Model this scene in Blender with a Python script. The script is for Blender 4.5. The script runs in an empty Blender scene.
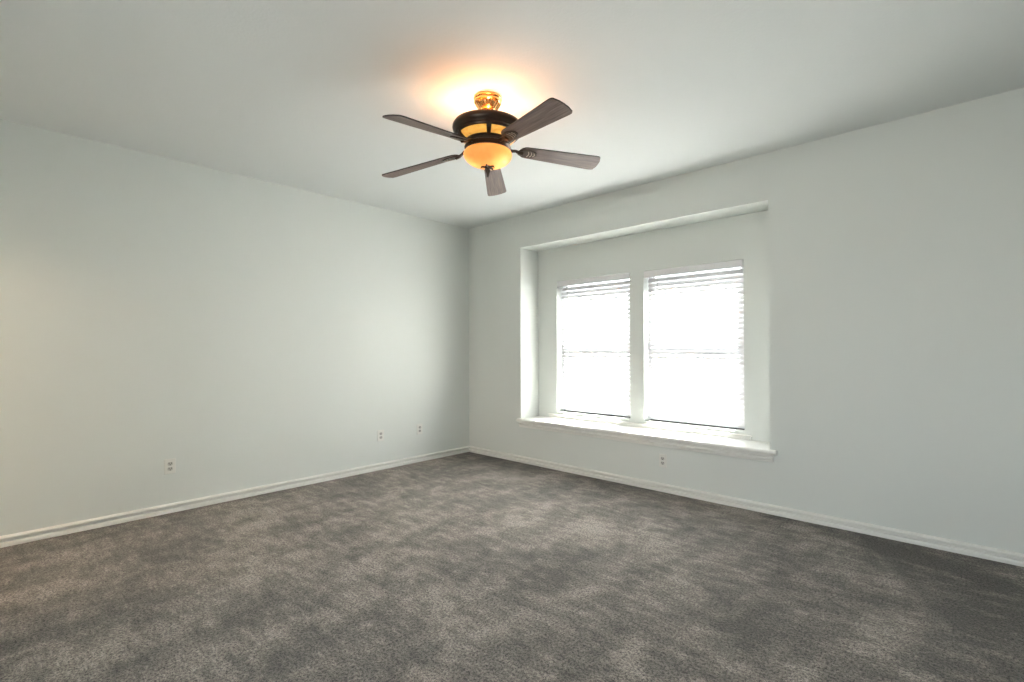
import bpy, bmesh, math, random
from mathutils import Vector, Matrix
random.seed(4)
C = bpy.context.scene
COL = C.collection
PI = math.pi

# ------------------------------------------------------------------ camera
F_PX = 492.64
yaw, pitch, roll = 0.73257, 0.00674, -0.00375
fw = Vector((-math.sin(yaw)*math.cos(pitch), math.cos(yaw)*math.cos(pitch), math.sin(pitch)))
rt = Vector((math.cos(yaw), math.sin(yaw), 0))
up = rt.cross(fw)
r2 = rt*math.cos(roll) + up*math.sin(roll)
u2 = -rt*math.sin(roll) + up*math.cos(roll)
cd = bpy.data.cameras.new('camera')
cam = bpy.data.objects.new('camera', cd); COL.objects.link(cam)
M = Matrix((r2, u2, -fw)).transposed().to_4x4()
M.translation = Vector((4.6426, -3.9759, 1.2487))
cam.matrix_world = M
cd.sensor_width = 36; cd.lens = F_PX/1024*36
cd.shift_x = -21.34/1024; cd.shift_y = 5.05/1024
cd.clip_start = .02
C.camera = cam

# ------------------------------------------------------------------ room sizes
H = 2.74
RX, RY = 5.45, -4.75            # right wall and rear wall planes
OX0, OX1, OZ0, OZ1 = 0.878, 3.474, 0.484, 2.379     # window alcove opening
D = 0.30                         # alcove depth
WD = 0.43                        # outer face
W1 = (1.152, 2.087, 0.548, 2.012)
W2 = (2.240, 3.185, 0.545, 2.006)
FILL_WIN = (2.6, 5.1, 0.60, 2.30)     # unseen window added in the rear wall for fill daylight
DR = (0.12, 0.95, 2.05)         # doorway to the hall in the rear wall

# ------------------------------------------------------------------ world
GND = 1.0
w = bpy.data.worlds.new('daylight'); C.world = w; w.use_nodes = True
nt = w.node_tree; nt.nodes.clear()
tc = nt.nodes.new('ShaderNodeTexCoord'); sp = nt.nodes.new('ShaderNodeSeparateXYZ')
rmp = nt.nodes.new('ShaderNodeValToRGB'); bg = nt.nodes.new('ShaderNodeBackground'); wo = nt.nodes.new('ShaderNodeOutputWorld')
mr = nt.nodes.new('ShaderNodeMapRange')
mr.inputs['From Min'].default_value = -1; mr.inputs['From Max'].default_value = 1
nt.links.new(tc.outputs['Generated'], sp.inputs[0]); nt.links.new(sp.outputs['Z'], mr.inputs['Value'])
nt.links.new(mr.outputs[0], rmp.inputs[0]); nt.links.new(rmp.outputs[0], bg.inputs[0]); nt.links.new(bg.outputs[0], wo.inputs[0])
e = rmp.color_ramp.elements
e[0].position = 0.0; e[0].color = (GND*.62, GND*.62, GND*.58, 1)
e[1].position = 1.0; e[1].color = (.62, .78, 1.0, 1)
k = e.new(.48); k.color = (GND*.72, GND*.72, GND*.70, 1)
k = e.new(.53); k.color = (.95, .98, 1.0, 1)
bg.inputs['Strength'].default_value = 2.5
sl = bpy.data.lights.new('sun', 'SUN'); sl.energy = 290; sl.angle = math.radians(.6); sl.color = (1, .97, .92)
so = bpy.data.objects.new('sun', sl); COL.objects.link(so)
so.rotation_euler = Vector((-.12, -.365, -1.15)).to_track_quat('-Z', 'Y').to_euler()
def portal(name, loc, sx, sz, rot):
    l = bpy.data.lights.new(name, 'AREA'); l.shape = 'RECTANGLE'; l.size = sx; l.size_y = sz
    l.cycles.is_portal = True
    o = bpy.data.objects.new(name, l); COL.objects.link(o); o.location = loc; o.rotation_euler = rot
for n, W in (('daylight_portal_a', W1), ('daylight_portal_b', W2)):
    portal(n, ((W[0]+W[1])/2, WD+.01, (W[2]+W[3])/2), W[1]-W[0], W[3]-W[2], (-PI/2, 0, 0))
portal('added_fill_portal', ((FILL_WIN[0]+FILL_WIN[1])/2, RY-.17, (FILL_WIN[2]+FILL_WIN[3])/2), FILL_WIN[1]-FILL_WIN[0], FILL_WIN[3]-FILL_WIN[2], (PI/2, 0, 0))  # portal of the added fill window
C.view_settings.view_transform = 'Standard'; C.view_settings.look = 'None'
C.view_settings.gamma = 1; C.view_settings.use_curve_mapping = False
C.view_settings.exposure = 1.2

# ------------------------------------------------------------------ materials
def mat(name, col, rough=.6, metal=0., spec=.5, **kw):
    m = bpy.data.materials.new(name); m.use_nodes = True
    b = m.node_tree.nodes['Principled BSDF']
    b.inputs['Base Color'].default_value = (*col, 1); b.inputs['Roughness'].default_value = rough
    b.inputs['Metallic'].default_value = metal; b.inputs['Specular IOR Level'].default_value = spec
    for k_, v in kw.items(): b.inputs[k_].default_value = v
    return m
def nd(m, t, **kw):
    n = m.node_tree.nodes.new(t)
    for k_, v in kw.items():
        if k_ in n.inputs: n.inputs[k_].default_value = v
        else: setattr(n, k_, v)
    return n
def bump_noise(m, scale, strength, dist=.002, detail=3):
    L = m.node_tree.links; b = m.node_tree.nodes['Principled BSDF']
    tc = nd(m, 'ShaderNodeTexCoord'); n = nd(m, 'ShaderNodeTexNoise', Scale=scale, Detail=detail)
    bp = nd(m, 'ShaderNodeBump', Strength=strength, Distance=dist)
    L.new(tc.outputs['Object'], n.inputs['Vector']); L.new(n.outputs['Fac'], bp.inputs['Height']); L.new(bp.outputs[0], b.inputs['Normal'])
    return m
m_wall = bump_noise(mat('painted_drywall', (.70, .73, .70), .75, spec=.25), 90, .25, .0015)
m_ceil = bump_noise(mat('textured_ceiling_paint', (.77, .80, .79), .9, spec=.1), 70, .5, .003, 5)
m_trim = bump_noise(mat('semi_gloss_trim_paint', (.80, .80, .76), .35, spec=.4), 30, .08, .001)
m_blind = bump_noise(mat('white_blind_vinyl', (.86, .86, .87), .45, spec=.4), 40, .1, .0005)
def translucent(m, fac, col):
    L = m.node_tree.links; b = m.node_tree.nodes['Principled BSDF']; o = [n for n in m.node_tree.nodes if n.type == 'OUTPUT_MATERIAL'][0]
    t = nd(m, 'ShaderNodeBsdfTranslucent'); t.inputs[0].default_value = (*col, 1); x = nd(m, 'ShaderNodeMixShader'); x.inputs[0].default_value = fac
    L.new(b.outputs[0], x.inputs[1]); L.new(t.outputs[0], x.inputs[2]); L.new(x.outputs[0], o.inputs[0])
translucent(m_blind, .12, (.9, .9, .9))
m_frame = bump_noise(mat('white_window_vinyl', (.72, .74, .76), .4), 40, .05, .0005)
m_seal_shade = bump_noise(mat('black_seal_gap_shade', (.03, .03, .035), .6), 60, .1, .0005)
m_plate = bump_noise(mat('ivory_outlet_plastic', (.74, .74, .70), .35), 60, .03, .0003)
m_recep = bump_noise(mat('greyed_socket_plastic', (.52, .52, .49), .4), 60, .03, .0003)
m_slot = mat('outlet_slot_shadow', (.05, .05, .045), .7)
m_cord = bump_noise(mat('braided_cord', (.75, .75, .74), .8), 400, .3, .0005)

def make_glass():
    m = bpy.data.materials.new('window_glass'); m.use_nodes = True; n = m.node_tree; n.nodes.clear()
    o = n.nodes.new('ShaderNodeOutputMaterial'); t = n.nodes.new('ShaderNodeBsdfTransparent'); g = n.nodes.new('ShaderNodeBsdfGlossy')
    f = n.nodes.new('ShaderNodeLayerWeight'); f.inputs[0].default_value = .5; mx = n.nodes.new('ShaderNodeMixShader')
    pw = n.nodes.new('ShaderNodeMath'); pw.operation = 'POWER'; pw.inputs[1].default_value = 5
    ma = n.nodes.new('ShaderNodeMath'); ma.operation = 'MULTIPLY_ADD'; ma.inputs[1].default_value = .9; ma.inputs[2].default_value = .02
    n.links.new(f.outputs['Facing'], pw.inputs[0]); n.links.new(pw.outputs[0], ma.inputs[0]); n.links.new(ma.outputs[0], mx.inputs[0])
    t.inputs[0].default_value = (.98, .99, .985, 1); g.inputs['Roughness'].default_value = .02
    n.links.new(t.outputs[0], mx.inputs[1]); n.links.new(g.outputs[0], mx.inputs[2]); n.links.new(mx.outputs[0], o.inputs[0])
    return m
m_glass = make_glass()

def make_carpet():
    m = mat('grey_brown_cut_pile_carpet', (.2, .18, .16), 1.0, spec=.05)
    b = m.node_tree.nodes['Principled BSDF']; L = m.node_tree.links
    b.inputs['Sheen Weight'].default_value = .15; b.inputs['Sheen Roughness'].default_value = .6
    tc = nd(m, 'ShaderNodeTexCoord')
    def noise(scale, detail, rough=.55, sc=(1, 1, 1), rz=0., dist=0.):
        mp = nd(m, 'ShaderNodeMapping'); mp.inputs['Scale'].default_value = sc; mp.inputs['Rotation'].default_value = (0, 0, rz)
        n = nd(m, 'ShaderNodeTexNoise', Scale=scale, Detail=detail, Roughness=rough, Distortion=dist)
        L.new(tc.outputs['Object'], mp.inputs[0]); L.new(mp.outputs[0], n.inputs['Vector']); return n
    def mth(op, a, b_, clamp=False):
        n = nd(m, 'ShaderNodeMath', operation=op, use_clamp=clamp)
        for i, v in enumerate((a, b_)):
            if isinstance(v, (int, float)): n.inputs[i].default_value = v
            else: L.new(v, n.inputs[i])
        return n.outputs[0]
    big = noise(1.1, 2, .5, (1, 1, 1), .3, .3)               # vacuum and foot-traffic patches
    mid = noise(3.6, 7, .72, (1.0, .6, 1), 1.0, .25)         # brushed pile streaks
    mid2 = noise(11, 5, .75, (.45, 1.3, 1), 2.3, .2)
    fine = noise(85, 4, .8)
    grit = noise(190, 2, .8)
    v = mth('MULTIPLY', big.outputs['Fac'], .40)
    v = mth('ADD', v, mth('MULTIPLY', mid.outputs['Fac'], .85))
    v = mth('ADD', v, mth('MULTIPLY', mid2.outputs['Fac'], .75))
    v = mth('SUBTRACT', v, .5)                               # centred near 0.5
    r = nd(m, 'ShaderNodeValToRGB'); L.new(v, r.inputs[0])
    e = r.color_ramp.elements
    e[0].position = .36; e[0].color = (.094, .086, .075, 1)
    e[1].position = .66; e[1].color = (.285, .252, .220, 1)
    g = e.new(.5); g.color = (.165, .146, .127, 1)
    # a vacuum stroke near the right wall leaves the nap lying the other way, with one lighter pass inside it
    def side(n, p0, w, off=0.):
        vm = nd(m, 'ShaderNodeVectorMath', operation='DOT_PRODUCT'); L.new(tc.outputs['Object'], vm.inputs[0]); vm.inputs[1].default_value = (*n, 0)
        d = mth('ADD', vm.outputs['Value'], -(n[0]*p0[0]+n[1]*p0[1]))
        d = mth('ADD', d, mth('MULTIPLY', mth('SUBTRACT', mid2.outputs['Fac'], .5), .14))
        return mth('DIVIDE', d, w, True)
    swath = mth('MULTIPLY', side((.897, .443), (4.211, -.449), .05), side((-.35, -.94), (4.3, -.08), .1))
    lane = mth('MULTIPLY', side((-.30, -.954), (4.6, -.42), .06), side((.30, .954), (4.6, -.60), .06))
    v = mth('SUBTRACT', v, mth('MULTIPLY', mth('SUBTRACT', swath, mth('MULTIPLY', lane, .8)), .15))
    lane2 = mth('MULTIPLY', side((.94, -.35), (3.55, -1.6), .08), side((-.94, .35), (3.80, -1.6), .08))
    v = mth('SUBTRACT', v, mth('MULTIPLY', lane2, .04))
    L.new(v, r.inputs[0])
    # yarn tips, with the shade between tufts painted into the colour
    yr = nd(m, 'ShaderNodeMapRange'); yr.inputs['From Min'].default_value = .41; yr.inputs['From Max'].default_value = .57
    yr.inputs['To Min'].default_value = .12; yr.inputs['To Max'].default_value = 1.65
    L.new(mth('ADD', mth('MULTIPLY', fine.outputs['Fac'], .62), mth('MULTIPLY', grit.outputs['Fac'], .38)), yr.inputs['Value'])
    mx = nd(m, 'ShaderNodeMix', data_type='RGBA', blend_type='MULTIPLY'); mx.inputs[0].default_value = 1
    L.new(r.outputs[0], mx.inputs[6]); L.new(yr.outputs[0], mx.inputs[7]); L.new(mx.outputs[2], b.inputs['Base Color'])
    bp = nd(m, 'ShaderNodeBump', Strength=.8, Distance=.006)
    L.new(fine.outputs['Fac'], bp.inputs['Height'])
    bp2 = nd(m, 'ShaderNodeBump', Strength=.5, Distance=.03)
    L.new(mid.outputs['Fac'], bp2.inputs['Height']); L.new(bp.outputs[0], bp2.inputs['Normal'])
    L.new(bp2.outputs[0], b.inputs['Normal'])
    return m
m_carpet = make_carpet()

def make_wood():
    m = mat('weathered_walnut_veneer', (.1, .07, .06), .5, spec=.4)
    b = m.node_tree.nodes['Principled BSDF']; L = m.node_tree.links
    tc = nd(m, 'ShaderNodeTexCoord'); mp = nd(m, 'ShaderNodeMapping'); mp.inputs['Scale'].default_value = (3, 55, 55)
    n = nd(m, 'ShaderNodeTexNoise', Scale=1.6, Detail=6, Roughness=.65, Distortion=.5)
    L.new(tc.outputs['Object'], mp.inputs[0]); L.new(mp.outputs[0], n.inputs['Vector'])
    r = nd(m, 'ShaderNodeValToRGB'); L.new(n.outputs['Fac'], r.inputs[0])
    e = r.color_ramp.elements; e[0].position = .32; e[0].color = (.052, .030, .023, 1); e[1].position = .7; e[1].color = (.20, .135, .112, 1)
    L.new(r.outputs[0], b.inputs['Base Color'])
    bp = nd(m, 'ShaderNodeBump', Strength=.2, Distance=.001); L.new(n.outputs['Fac'], bp.inputs['Height']); L.new(bp.outputs[0], b.inputs['Normal'])
    return m
m_wood = make_wood()
m_edge = bump_noise(mat('dark_blade_edge', (.03, .02, .018), .5), 50, .1, .0005)
m_bronze = bump_noise(mat('oil_rubbed_bronze', (.055, .038, .028), .32, metal=.75), 30, .1, .001)
m_slit_light = bump_noise(mat('pale_slit_light_metal', (.50, .42, .34), .4, metal=.8), 30, .1, .001)  # pale tone painted as light showing in the blade irons' slots
m_brass = bump_noise(mat('polished_brass', (.60, .36, .14), .25, metal=1), 12, .05, .001)

def make_amber(name, strength, c1, c2):
    m = mat(name, c1, .35)
    b = m.node_tree.nodes['Principled BSDF']; L = m.node_tree.links
    tc = nd(m, 'ShaderNodeTexCoord'); n = nd(m, 'ShaderNodeTexNoise', Scale=22, Detail=5, Roughness=.6, Distortion=1.0)
    L.new(tc.outputs['Object'], n.inputs['Vector'])
    r = nd(m, 'ShaderNodeValToRGB'); L.new(n.outputs['Fac'], r.inputs[0])
    e = r.color_ramp.elements; e[0].position = .3; e[0].color = (*c1, 1); e[1].position = .7; e[1].color = (*c2, 1)
    L.new(r.outputs[0], b.inputs['Base Color']); L.new(r.outputs[0], b.inputs['Emission Color'])
    b.inputs['Emission Strength'].default_value = strength
    return m
m_bowl = make_amber('lit_amber_scavo_glass', .15, (.78, .34, .08), (.95, .48, .16))
translucent(m_bowl, .6, (1.0, .58, .26))
m_amber2 = make_amber('lit_amber_ring_glass', .34, (.62, .27, .03), (.85, .45, .10))

# ------------------------------------------------------------------ helpers
def link(name, bm, m, parent=None, smooth=False, angle=None):
    me = bpy.data.meshes.new(name)
    bmesh.ops.recalc_face_normals(bm, faces=bm.faces[:])
    bm.to_mesh(me); bm.free()
    for x in (m if isinstance(m, (list, tuple)) else [m]): me.materials.append(x)
    o = bpy.data.objects.new(name, me); COL.objects.link(o)
    if parent is not None: o.parent = parent
    if smooth:
        for p in me.polygons: p.use_smooth = True
        try: me.set_sharp_from_angle(angle=math.radians(angle or 40))
        except Exception: pass
    return o
def box(bm, x0, x1, y0, y1, z0, z1, bev=0, seg=2):
    r = bmesh.ops.create_cube(bm, size=1)
    vs = r['verts']
    for v in vs: v.co = Vector((x0+(v.co.x+.5)*(x1-x0), y0+(v.co.y+.5)*(y1-y0), z0+(v.co.z+.5)*(z1-z0)))
    if bev:
        es = list({e for v in vs for e in v.link_edges})
        bmesh.ops.bevel(bm, geom=es, offset=bev, segments=seg, profile=.5, affect='EDGES')
def lathe(bm, prof, n=48, closed=False, c=(0, 0)):
    rings = []
    for r, z in prof:
        rings.append([bm.verts.new((c[0]+r*math.cos(2*PI*i/n), c[1]+r*math.sin(2*PI*i/n), z)) for i in range(n)] if r > 1e-5 else [bm.verts.new((c[0], c[1], z))])
    seq = list(zip(rings, rings[1:])) + ([(rings[-1], rings[0])] if closed else [])
    for a, b in seq:
        for i in range(n):
            j = (i+1) % n
            if len(a) == 1 and len(b) == 1: continue
            if len(a) == 1: bm.faces.new((a[0], b[i], b[j]))
            elif len(b) == 1: bm.faces.new((a[i], a[j], b[0]))
            else: bm.faces.new((a[i], a[j], b[j], b[i]))
def tube(bm, pts, rad, n=8, flat=1.0):
    pts = [Vector(p) for p in pts]; rings = []
    for i, p in enumerate(pts):
        t = (pts[min(i+1, len(pts)-1)] - pts[max(i-1, 0)]).normalized()
        a = Vector((0, 0, 1)) if abs(t.z) < .9 else Vector((1, 0, 0))
        s = t.cross(a).normalized(); u = s.cross(t)
        r = rad[i] if isinstance(rad, (list, tuple)) else rad
        rings.append([bm.verts.new(p + s*math.cos(2*PI*q/n)*r + u*math.sin(2*PI*q/n)*r*flat) for q in range(n)])
    for a, b in zip(rings, rings[1:]):
        for q in range(n): bm.faces.new((a[q], a[(q+1) % n], b[(q+1) % n], b[q]))
    bm.faces.new(rings[0]); bm.faces.new(rings[-1][::-1])
def extrude_profile(bm, prof, p0, p1, inward):
    """prof: (offset from wall, height); p0,p1 ends on the wall; inward: unit vector into the room"""
    p0, p1, inw = Vector(p0), Vector(p1), Vector(inward)
    A = [bm.verts.new(p0 + inw*d + Vector((0, 0, z))) for d, z in prof]
    B = [bm.verts.new(p1 + inw*d + Vector((0, 0, z))) for d, z in prof]
    n = len(prof)
    for i in range(n): bm.faces.new((A[i], A[(i+1) % n], B[(i+1) % n], B[i]))
    bm.faces.new(A); bm.faces.new(B[::-1])
def tag(o, label=None, cat=None, group=None, kind=None):
    if label: o['label'] = label
    if cat: o['category'] = cat
    if group: o['group'] = group
    if kind: o['kind'] = kind
    return o
def struct(name, bm, m, parent=None, label=None, **kw):
    o = link(name, bm, m, parent, **kw)
    if parent is None: o['kind'] = 'structure'
    if label: o['label'] = label
    return o
def empty(name, loc=(0, 0, 0)):
    o = bpy.data.objects.new(name, None); COL.objects.link(o); o.location = loc; o.empty_display_size = .1; return o
def wall_with_holes(bm, x0, x1, z0, z1, ya, yb, holes):
    """wall slab in the xz plane from ya to yb with rectangular holes"""
    xs = sorted({x0, x1, *[h[0] for h in holes], *[h[1] for h in holes]})
    zs = sorted({z0, z1, *[h[2] for h in holes], *[h[3] for h in holes]})
    V = {}
    def v(i, j, y):
        if (i, j, y) not in V: V[(i, j, y)] = bm.verts.new((xs[i], y, zs[j]))
        return V[(i, j, y)]
    def solid(i, j):
        if i < 0 or j < 0 or i >= len(xs)-1 or j >= len(zs)-1: return False
        cx, cz = (xs[i]+xs[i+1])/2, (zs[j]+zs[j+1])/2
        return not any(h[0] < cx < h[1] and h[2] < cz < h[3] for h in holes)
    for i in range(len(xs)-1):
        for j in range(len(zs)-1):
            if not solid(i, j): continue
            for y in (ya, yb): bm.faces.new((v(i, j, y), v(i+1, j, y), v(i+1, j+1, y), v(i, j+1, y)))
            if not solid(i-1, j): bm.faces.new((v(i, j, ya), v(i, j, yb), v(i, j+1, yb), v(i, j+1, ya)))
            if not solid(i+1, j): bm.faces.new((v(i+1, j, ya), v(i+1, j, yb), v(i+1, j+1, yb), v(i+1, j+1, ya)))
            if not solid(i, j-1): bm.faces.new((v(i, j, ya), v(i, j, yb), v(i+1, j, yb), v(i+1, j, ya)))
            if not solid(i, j+1): bm.faces.new((v(i, j+1, ya), v(i, j+1, yb), v(i+1, j+1, yb), v(i+1, j+1, ya)))

# ------------------------------------------------------------------ shell
T = .12
bm = bmesh.new(); box(bm, -T, RX+T, RY-1.8, WD, -.12, 0); struct('floor', bm, m_carpet, label='grey brown cut pile carpet with vacuum marks')
bm = bmesh.new(); box(bm, -T, RX+T, RY-1.8, WD, H, H+.12); struct('ceiling', bm, m_ceil, label='pale ceiling with an orange glow above the fan')
bm = bmesh.new(); box(bm, -T, 0, RY-1.8, WD, 0, H); struct('wall_left', bm, m_wall, label='plain pale wall on the left with three outlets')
bm = bmesh.new(); box(bm, RX, RX+T, RY-1.8, WD, 0, H); struct('wall_right', bm, m_wall)
# window wall: room face with the alcove, and the alcove's own back with both window openings
bm = bmesh.new()
wall_with_holes(bm, 0, RX, 0, H, 0, D, [(OX0, OX1, OZ0-.022, OZ1)])
wall_with_holes(bm, 0, RX, 0, H, D, WD, [W1, W2])
struct('wall_window', bm, m_wall, label='wall with the deep window alcove')
bm = bmesh.new()
wall_with_holes(bm, 0, RX, 0, H, RY-.15, RY, [FILL_WIN, (DR[0], DR[1], 0, DR[2])])
struct('wall_rear', bm, m_wall)
# hall behind the doorway: its far wall, closed off from the added fill window by a partition
bm = bmesh.new(); box(bm, 0, 1.7, RY-1.8, RY-1.7, 0, H); box(bm, 1.6, 1.7, RY-1.7, RY-.15, 0, H); struct('wall_hall', bm, m_wall)

# baseboards: quarter-round at the carpet, a groove, then a small cap
BB = [(0, 0), (.024, 0), (.024, .018), (.022, .025), (.017, .028), (.001, .029), (.001, .045), (.020, .046), (.022, .050), (.022, .058), (.014, .066), (0, .069)]
for nm, a, b, inw in (('baseboard_left', (0, RY, 0), (0, 0, 0), (1, 0, 0)), ('baseboard_window', (0, 0, 0), (RX, 0, 0), (0, -1, 0)),
                      ('baseboard_right', (RX, RY, 0), (RX, 0, 0), (-1, 0, 0)), ('baseboard_rear', (DR[1]+.06, RY, 0), (RX, RY, 0), (0, 1, 0))):
    bm = bmesh.new(); extrude_profile(bm, BB, a, b, inw); struct(nm, bm, m_trim)

# deep sill board with stepped apron
bm = bmesh.new()
sx0, sx1 = OX0-.028, OX1+.052
box(bm, OX0+.001, OX1-.001, -.001, D, OZ0-.022, OZ0)
NO = [(0, OZ0-.034), (.036, OZ0-.034), (.043, OZ0-.030), (.047, OZ0-.020), (.046, OZ0-.010), (.041, OZ0-.003), (.034, OZ0), (0, OZ0)]
extrude_profile(bm, NO, (sx0, 0, 0), (sx1, 0, 0), (0, -1, 0))
AP = [(0, OZ0-.034), (.010, OZ0-.034), (.010, OZ0-.052), (.022, OZ0-.056), (.025, OZ0-.064), (.022, OZ0-.074), (.014, OZ0-.078), (.013, OZ0-.090), (.009, OZ0-.095), (0, OZ0-.095)]
extrude_profile(bm, AP, (sx0+.014, 0, 0), (sx1-.028, 0, 0), (0, -1, 0))
struct('trim_1', bm, m_trim, label='deep white alcove sill with stepped apron')
bm = bmesh.new(); box(bm, 1.050, 3.238, D-.022, D, OZ0, OZ0+.030); box(bm, 1.040, 3.248, D-.028, D, OZ0+.030, OZ0+.040, .003)
struct('trim_2', bm, m_trim, label='narrow raised board under both windows')

# ------------------------------------------------------------------ windows and blinds
def window(n, W):
    x0, x1, z0, z1 = W; zm = z0 + .555*(z1-z0)
    root = empty('window_%d' % n, ((x0+x1)/2, .40, z0)); root['kind'] = 'structure'
    root['label'] = 'white double-hung window, the %s one in the alcove' % ('left' if n == 1 else 'right')
    def loc(bm_, name, m, par=root):
        o = link(name, bm_, m, par); o.matrix_parent_inverse = Matrix.Identity(4)
        me = o.data; me.transform(Matrix.Translation(-(root.location))); return o
    bm = bmesh.new()
    box(bm, x0, x0+.035, .408, .428, z0, z1); box(bm, x1-.035, x1, .408, .428, z0, z1)
    box(bm, x0+.035, x1-.035, .408, .428, z0, z0+.03); box(bm, x0+.035, x1-.035, .408, .428, z1-.022, z1)
    fr = loc(bm, 'window_frame', m_frame)
    bm = bmesh.new(); box(bm, x0+.01, x1-.01, .4045, .4079, z0+.001, z0+.012); loc(bm, 'seal_gap_shade', m_seal_shade)  # black seal strip that also paints the gap shadow under the blind
    for nm, a, b, y in (('lower_sash', z0+.03, zm+.016, .408), ('upper_sash', zm-.016, z1-.022, .4185)):
        bm = bmesh.new(); s = .026
        box(bm, x0+.035, x0+.035+s, y, y+.0095, a, b); box(bm, x1-.035-s, x1-.035, y, y+.0095, a, b)
        box(bm, x0+.035+s, x1-.035-s, y, y+.0095, a, a+s); box(bm, x0+.035+s, x1-.035-s, y, y+.0095, b-s, b)
        sh = loc(bm, nm, m_frame)
        bm = bmesh.new(); box(bm, x0+.035+s, x1-.035-s, y+.003, y+.006, a+s, b-s)
        g = link('glass_pane', bm, m_glass, sh); g.data.transform(Matrix.Translation(-root.location))
    return root
window(1, W1); window(2, W2)

def blind(W, label, wand_x, wand_z):
    x0, x1, z0, z1 = W; cy = .378
    root = tag(empty('window_blind', ((x0+x1)/2, cy, z0+.02)), label, 'blind', 'white slatted blinds in the alcove windows')
    w2 = (x1-x0)/2 - .006
    def part(name, bm_, m, smooth=False, par=root):
        return link(name, bm_, m, par, smooth=smooth)
    hz = z1-root.location.z - .004
    bm = bmesh.new()
    box(bm, -w2, w2, -.081, -.074, hz-.062, hz-.001, .002)
    box(bm, -w2, w2, -.085, -.081, hz-.016, hz-.001, .001)
    for sx in (-1, 1): box(bm, sx*w2-.006*(sx > 0), sx*w2+.006*(sx < 0), -.074, -.028, hz-.062, hz-.003)
    part('valance', bm, m_blind)
    bm = bmesh.new(); box(bm, -w2+.004, w2-.004, -.026, .028, hz-.048, hz-.008, .002); part('head_rail', bm, m_blind)
    top = hz-.085; bot = .040; n = 31
    w3 = w2-.004
    base = None
    for i in range(n):
        z = top - (top-bot)*i/(n-1)
        if base is None:
            bm = bmesh.new(); N = 6; tw = .0028; rows = []
            for q in range(N+1):
                u = q/N-.5; y = u*.049; zz = .0035*(1-4*u*u)
                rows.append([bm.verts.new((sx*w3, y, zz+s)) for sx in (-1, 1) for s in (-tw/2, tw/2)])
            for a, b in zip(rows, rows[1:]):
                bm.faces.new((a[0], a[2], b[2], b[0])); bm.faces.new((a[1], a[3], b[3], b[1]))
                bm.faces.new((a[0], a[1], b[1], b[0])); bm.faces.new((a[2], a[3], b[3], b[2]))
            for a in (rows[0], rows[-1]): bm.faces.new((a[0], a[1], a[3], a[2]))
            base = part('slat', bm, m_blind, True); o = base
        else:
            o = base.copy(); o.parent = root; COL.objects.link(o)
        o.location = (0, 0, z); o.rotation_euler = (math.radians(SLAT_TILT + random.uniform(-1, 1)), 0, 0)
    bm = bmesh.new(); box(bm, -w3, w3, -.025, .025, .010, .026, .003); part('bottom_rail', bm, m_blind)
    for sx in (-w3+.11, 0, w3-.11):
        bm = bmesh.new()
        for y in (-.0265, .0265): tube(bm, [(sx, y, hz-.04), (sx, y, .02)], .0009, 6)
        part('ladder_cord', bm, m_cord)
    bm = bmesh.new(); tube(bm, [(wand_x, -.0335, hz-.06), (wand_x, -.0335, wand_z)], .0035, 8)
    part('tilt_wand', bm, m_plate, True)
    return root
SLAT_TILT = 62
blind(W1, 'white slatted blind covering the left window of the alcove', -.35, .80)
blind(W2, 'white slatted blind covering the right window of the alcove', -.35, .85)

# ------------------------------------------------------------------ outlets
def outlet(loc, rz, label):
    root = tag(empty('wall_outlet', loc), label, 'outlet', 'duplex wall outlets')
    root.rotation_euler = (0, 0, rz)      # local -y faces the room
    bm = bmesh.new(); box(bm, -.036, .036, -.006, 0, -.058, .058, .003, 3); link('cover_plate', bm, m_plate, root)
    for s in (1, -1):
        bm = bmesh.new(); zc = s*.0195
        bmesh.ops.create_circle(bm, cap_ends=True, segments=28, radius=.0172)
        for v in bm.verts: v.co = Vector((v.co.x, -.0062, zc+max(-.0135, min(.0135, v.co.y))))
        r = bmesh.ops.extrude_face_region(bm, geom=bm.faces[:])
        for v in [g for g in r['geom'] if isinstance(g, bmesh.types.BMVert)]: v.co.y = -.0085
        rc = link('receptacle', bm, m_recep, root)
        bm = bmesh.new()
        box(bm, -.0092, -.0052, -.0089, -.0084, zc-.002, zc+.010); box(bm, .0052, .0092, -.0089, -.0084, zc-.001, zc+.009)
        box(bm, -.0034, .0034, -.0089, -.0084, zc-.0110, zc-.0045, .001)
        link('socket_slots', bm, m_slot, rc)
    bm = bmesh.new(); lathe(bm, [(0, .0016), (.003, .0012), (.0036, 0)], 14)
    bmesh.ops.rotate(bm, verts=bm.verts[:], matrix=Matrix.Rotation(PI/2, 3, 'X')); bmesh.ops.translate(bm, verts=bm.verts[:], vec=(0, -.006, 0))
    link('screw', bm, m_frame, root)
outlet((0, -3.021, .356), PI/2, 'white wall outlet nearest the camera, low on the left wall')
outlet((0, -1.211, .354), PI/2, 'white wall outlet on the left wall, middle of its three outlets')
outlet((0, -.726, .362), PI/2, 'white wall outlet on the left wall closest to the room corner')
outlet((2.591, 0, .268), 0, 'white wall outlet low under the alcove sill')

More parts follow.
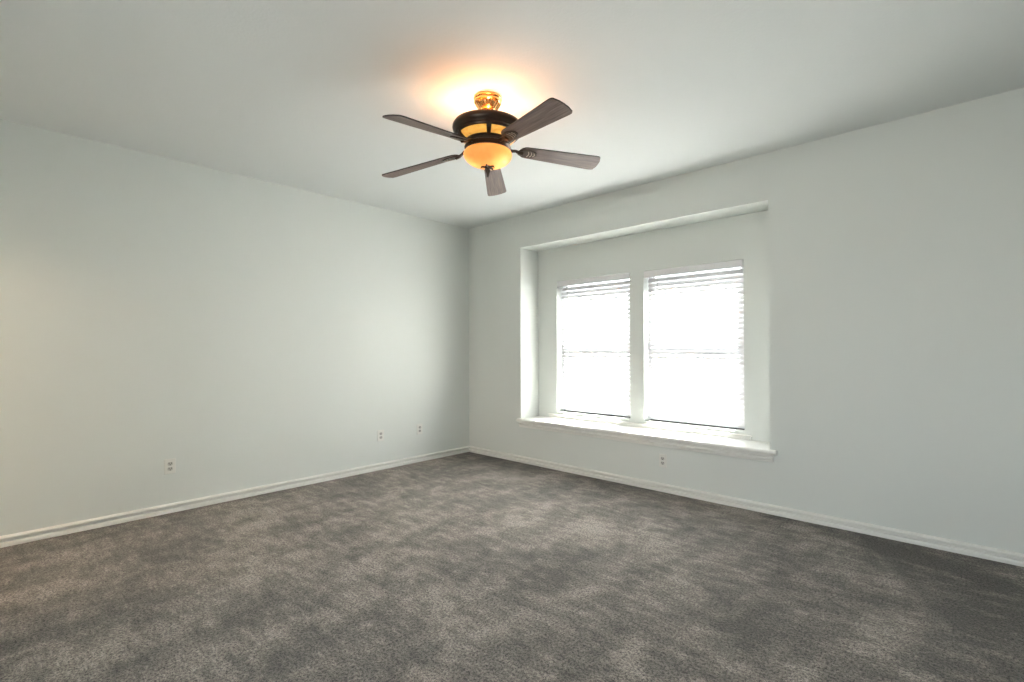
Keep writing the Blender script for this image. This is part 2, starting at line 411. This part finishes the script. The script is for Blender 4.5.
# ------------------------------------------------------------------ ceiling fan
FX, FY = 2.500, -1.990
fan = tag(empty('ceiling_fan', (FX, FY, H)), 'bronze ceiling fan with five dark blades and lit amber glass bowl', 'ceiling fan')
def fp(name, prof, m, n=56, closed=False, par=fan, angle=35, dz=0., sr=1.):
    bm = bmesh.new(); lathe(bm, [(r*sr, z-H+dz) for r, z in prof], n, closed); return link(name, bm, m, par, smooth=True, angle=angle)
can = fp('canopy', [(0, 2.74), (.078, 2.74), (.083, 2.735), (.083, 2.727), (.077, 2.722), (.081, 2.717), (.080, 2.708), (.072, 2.701), (.066, 2.698), (.058, 2.682), (.046, 2.668), (.040, 2.662), (0, 2.662)], m_brass)
bm = bmesh.new()      # fluting round the canopy's lower bell
for i in range(22):
    a = 2*PI*i/22
    tube(bm, [((.073)*math.cos(a), .073*math.sin(a), 2.701-H), (.0605*math.cos(a), .0605*math.sin(a), 2.683-H), (.047*math.cos(a), .047*math.sin(a), 2.667-H)], [.0042, .0042, .003], 6)
link('fluting', bm, m_brass, can, smooth=True)
fp('downrod', [(.016, 2.665), (.016, 2.55), (.028, 2.545), (.028, 2.50), (0, 2.50)], m_brass, 24)
hs = fp('upper_housing', [(.170, 2.588), (.192, 2.590), (.205, 2.584), (.212, 2.572), (.2135, 2.560), (.209, 2.548), (.200, 2.540), (.196, 2.532), (.186, 2.528), (.182, 2.520), (.174, 2.518), (.168, 2.524), (.172, 2.545), (.168, 2.575)], m_bronze, 72, True, dz=-.009, sr=.975)
fp('amber_glass_ring', [(.176, 2.521), (.162, 2.502), (.140, 2.488), (.132, 2.486), (.130, 2.490), (.138, 2.492), (.158, 2.506), (.172, 2.523)], m_amber2, 72, True, dz=-.009, sr=.975)['label'] = 'lit amber glass band under the top rim'
for i in range(5):
    a = PREV = 2*PI*i/5 + math.atan2(-3.976-FY, 4.643-FX) + math.radians(2)
    bm = bmesh.new(); ca, sa = math.cos(a), math.sin(a)
    pts = [(.179, 2.515), (.168, 2.493), (.147, 2.475), (.131, 2.466)]; ws = [.015, .013, .011, .010]
    ra = []
    for (r, z), ww in zip(pts, ws):
        ra.append([bm.verts.new((ca*(r+dr)-sa*s*ww, sa*(r+dr)+ca*s*ww, z-H+dz)) for dr, dz in ((-.004, .005), (.004, -.004)) for s in (-1, 1)])
    for p, q in zip(ra, ra[1:]):
        for f in ((0, 1), (1, 3), (3, 2), (2, 0)): bm.faces.new((p[f[0]], p[f[1]], q[f[1]], q[f[0]]))
    bm.faces.new((ra[0][0], ra[0][1], ra[0][3], ra[0][2])); bm.faces.new((ra[-1][0], ra[-1][1], ra[-1][3], ra[-1][2]))
    link('housing_strut', bm, m_bronze, fan)
fp('motor_drum', [(0, 2.49), (.110, 2.49), (.124, 2.487), (.131, 2.481), (.133, 2.475), (.128, 2.470), (.124, 2.467), (.124, 2.456), (.127, 2.452), (.136, 2.447), (.138, 2.440), (.133, 2.435), (.128, 2.432), (.128, 2.424), (.133, 2.420), (.129, 2.416), (0, 2.416)], m_bronze, 64)
bowl = fp('glass_bowl', [(.124, 2.402), (.134, 2.398), (.141, 2.390), (.1435, 2.380), (.1415, 2.368), (.133, 2.353), (.118, 2.338), (.096, 2.326), (.068, 2.317), (.036, 2.3125), (0, 2.3115)], m_bowl, 64, dz=.020)
bowl['label'] = 'lit amber glass bowl'
fin = fp('finial', [(0, 2.314), (.020, 2.313), (.024, 2.309), (.014, 2.304), (.011, 2.298), (.016, 2.291), (.015, 2.282), (.008, 2.268), (.006, 2.254), (0, 2.245)], m_bronze, 24, par=bowl, dz=.019)
bm = bmesh.new()
for i in range(5):
    a = 2*PI*i/5+.3
    tube(bm, [(.006*math.cos(a), .006*math.sin(a), 2.304+.019-H), (.022*math.cos(a), .022*math.sin(a), 2.310+.019-H), (.036*math.cos(a), .036*math.sin(a), 2.309+.019-H), (.043*math.cos(a), .043*math.sin(a), 2.300+.019-H)], [.006, .007, .006, .002], 7)
link('finial_leaves', bm, m_bronze, bowl, smooth=True)

TX, TY = .0414, .0391
DROOP = .082
def blade(a, flare):
    """one blade with its iron, built along +x in its own frame"""
    R0, R1 = .192, .706
    bm = bmesh.new(); out = []
    # outline: rounded root, gentle flare, rounded-corner tip
    for i in range(9):
        t = PI/2 + PI*i/8
        out.append((R0+.045+.045*math.cos(t), .050*math.sin(t)))
    tipc = .016; w0, w1 = .0505, .0700
    low = [(R1-.03, -w1), (R1-.012, -w1+.002), (R1-.003, -w1+.009), (R1+.001, -w1+.022)]
    mid = [(R1+.007, -.03), (R1+.009, 0), (R1+.007, .03)]
    out += low + mid + [(x, -y) for x, y in low[::-1]]
    top = [bm.verts.new((x, y, .0035)) for x, y in out]; bot = [bm.verts.new((x, y, -.0035)) for x, y in out]
    f1 = bm.faces.new(top); f2 = bm.faces.new(bot[::-1])
    for i in range(len(out)):
        j = (i+1) % len(out); f = bm.faces.new((top[i], top[j], bot[j], bot[i])); f.material_index = 1
    o = link('blade', bm, [m_wood, m_edge], fan)
    rd = Vector((math.cos(a), math.sin(a), 0)); rd.z = rd.x*TX+rd.y*TY-DROOP; rd.normalize()
    tn = Vector((0, 0, 1)).cross(rd).normalized(); up_ = rd.cross(tn)
    b_ = BLADE_PITCH
    tn2 = tn*math.cos(b_)+up_*math.sin(b_); up2 = rd.cross(tn2)
    m4 = Matrix((rd, tn2, up2)).transposed().to_4x4(); m4.translation = Vector((0, 0, BLADE_Z-H))
    o.matrix_local = m4
    # iron: shield under the blade root with raised pale arcs for the light in its slots, curved neck back to the drum
    bm = bmesh.new()
    sh = []
    for i in range(17):
        t = PI*i/16
        sh.append((R0+.050+.062*math.sin(t), .036*math.cos(t)))
    sh += [(R0+.02, -.034), (R0-.004, -.020), (R0-.012, 0), (R0-.004, .020), (R0+.02, .034)]
    A = [bm.verts.new((x, y, -.0040)) for x, y in sh]; B = [bm.verts.new((x, y*.92, -.0095)) for x, y in sh]
    bm.faces.new(A); bm.faces.new(B[::-1])
    for i in range(len(sh)):
        j = (i+1) % len(sh); bm.faces.new((A[i], A[j], B[j], B[i]))
    inv = m4.inverted()
    p = [inv @ Vector((.120*math.cos(a), .120*math.sin(a), 2.445-H)), inv @ Vector((.150*math.cos(a), .150*math.sin(a), 2.441-H))]
    tube(bm, [p[0], p[1], Vector((.172, 0, .000)), Vector((.190, 0, -.008)), Vector((.215, 0, -.0095))], [.013, .012, .011, .013, .016], 10, .7)
    ir = link('blade_iron', bm, m_bronze, o, smooth=True, angle=30)
    for q, xx in enumerate((.052, .070, .088)):
        bm = bmesh.new(); hw = (.024, .022, .016)[q]
        pts = [(R0+xx+.008*math.cos(t*PI/2), hw*t, -.0104) for t in [-1+2*s/8 for s in range(9)]]
        tube(bm, pts, .0021, 6); link('iron_light_slit', bm, m_slit_light, o, smooth=True)
    return o
BLADE_PITCH, BLADE_Z = -.225, 2.448
A0 = 4.8115
for k in range(5): blade(A0-k*2*PI/5, 0)

# lamps of the fan: two up-light candelabra bulbs inside the rim, one in the bowl
def plight(name, loc, power, col, rad):
    l = bpy.data.lights.new(name, 'POINT'); l.energy = power; l.color = col; l.shadow_soft_size = rad
    o = bpy.data.objects.new(name, l); COL.objects.link(o); o.location = loc
va = math.atan2(-3.976-FY, 4.643-FX)
for i, (da, pw) in enumerate(((PI/2+.5, 1.4), (-PI/2-.3, 3.0), (0.2, .9))):
    a = va + da
    plight('uplight_bulb_glow', (FX+.105*math.cos(a), FY+.105*math.sin(a), 2.553), pw, (1, .52, .27), .025)
for da in (PI/2+.55, -PI/2-.1, .9):
    a = va + da
    plight('bowl_bulb_glow', (FX+.075*math.cos(a), FY+.075*math.sin(a), 2.385), .12, (1, .62, .34), .018)
# hall lamp beyond the doorway
plight('hall_lamp_glow', (.55, RY-.9, 2.2), 36, (1, .72, .50), .12)
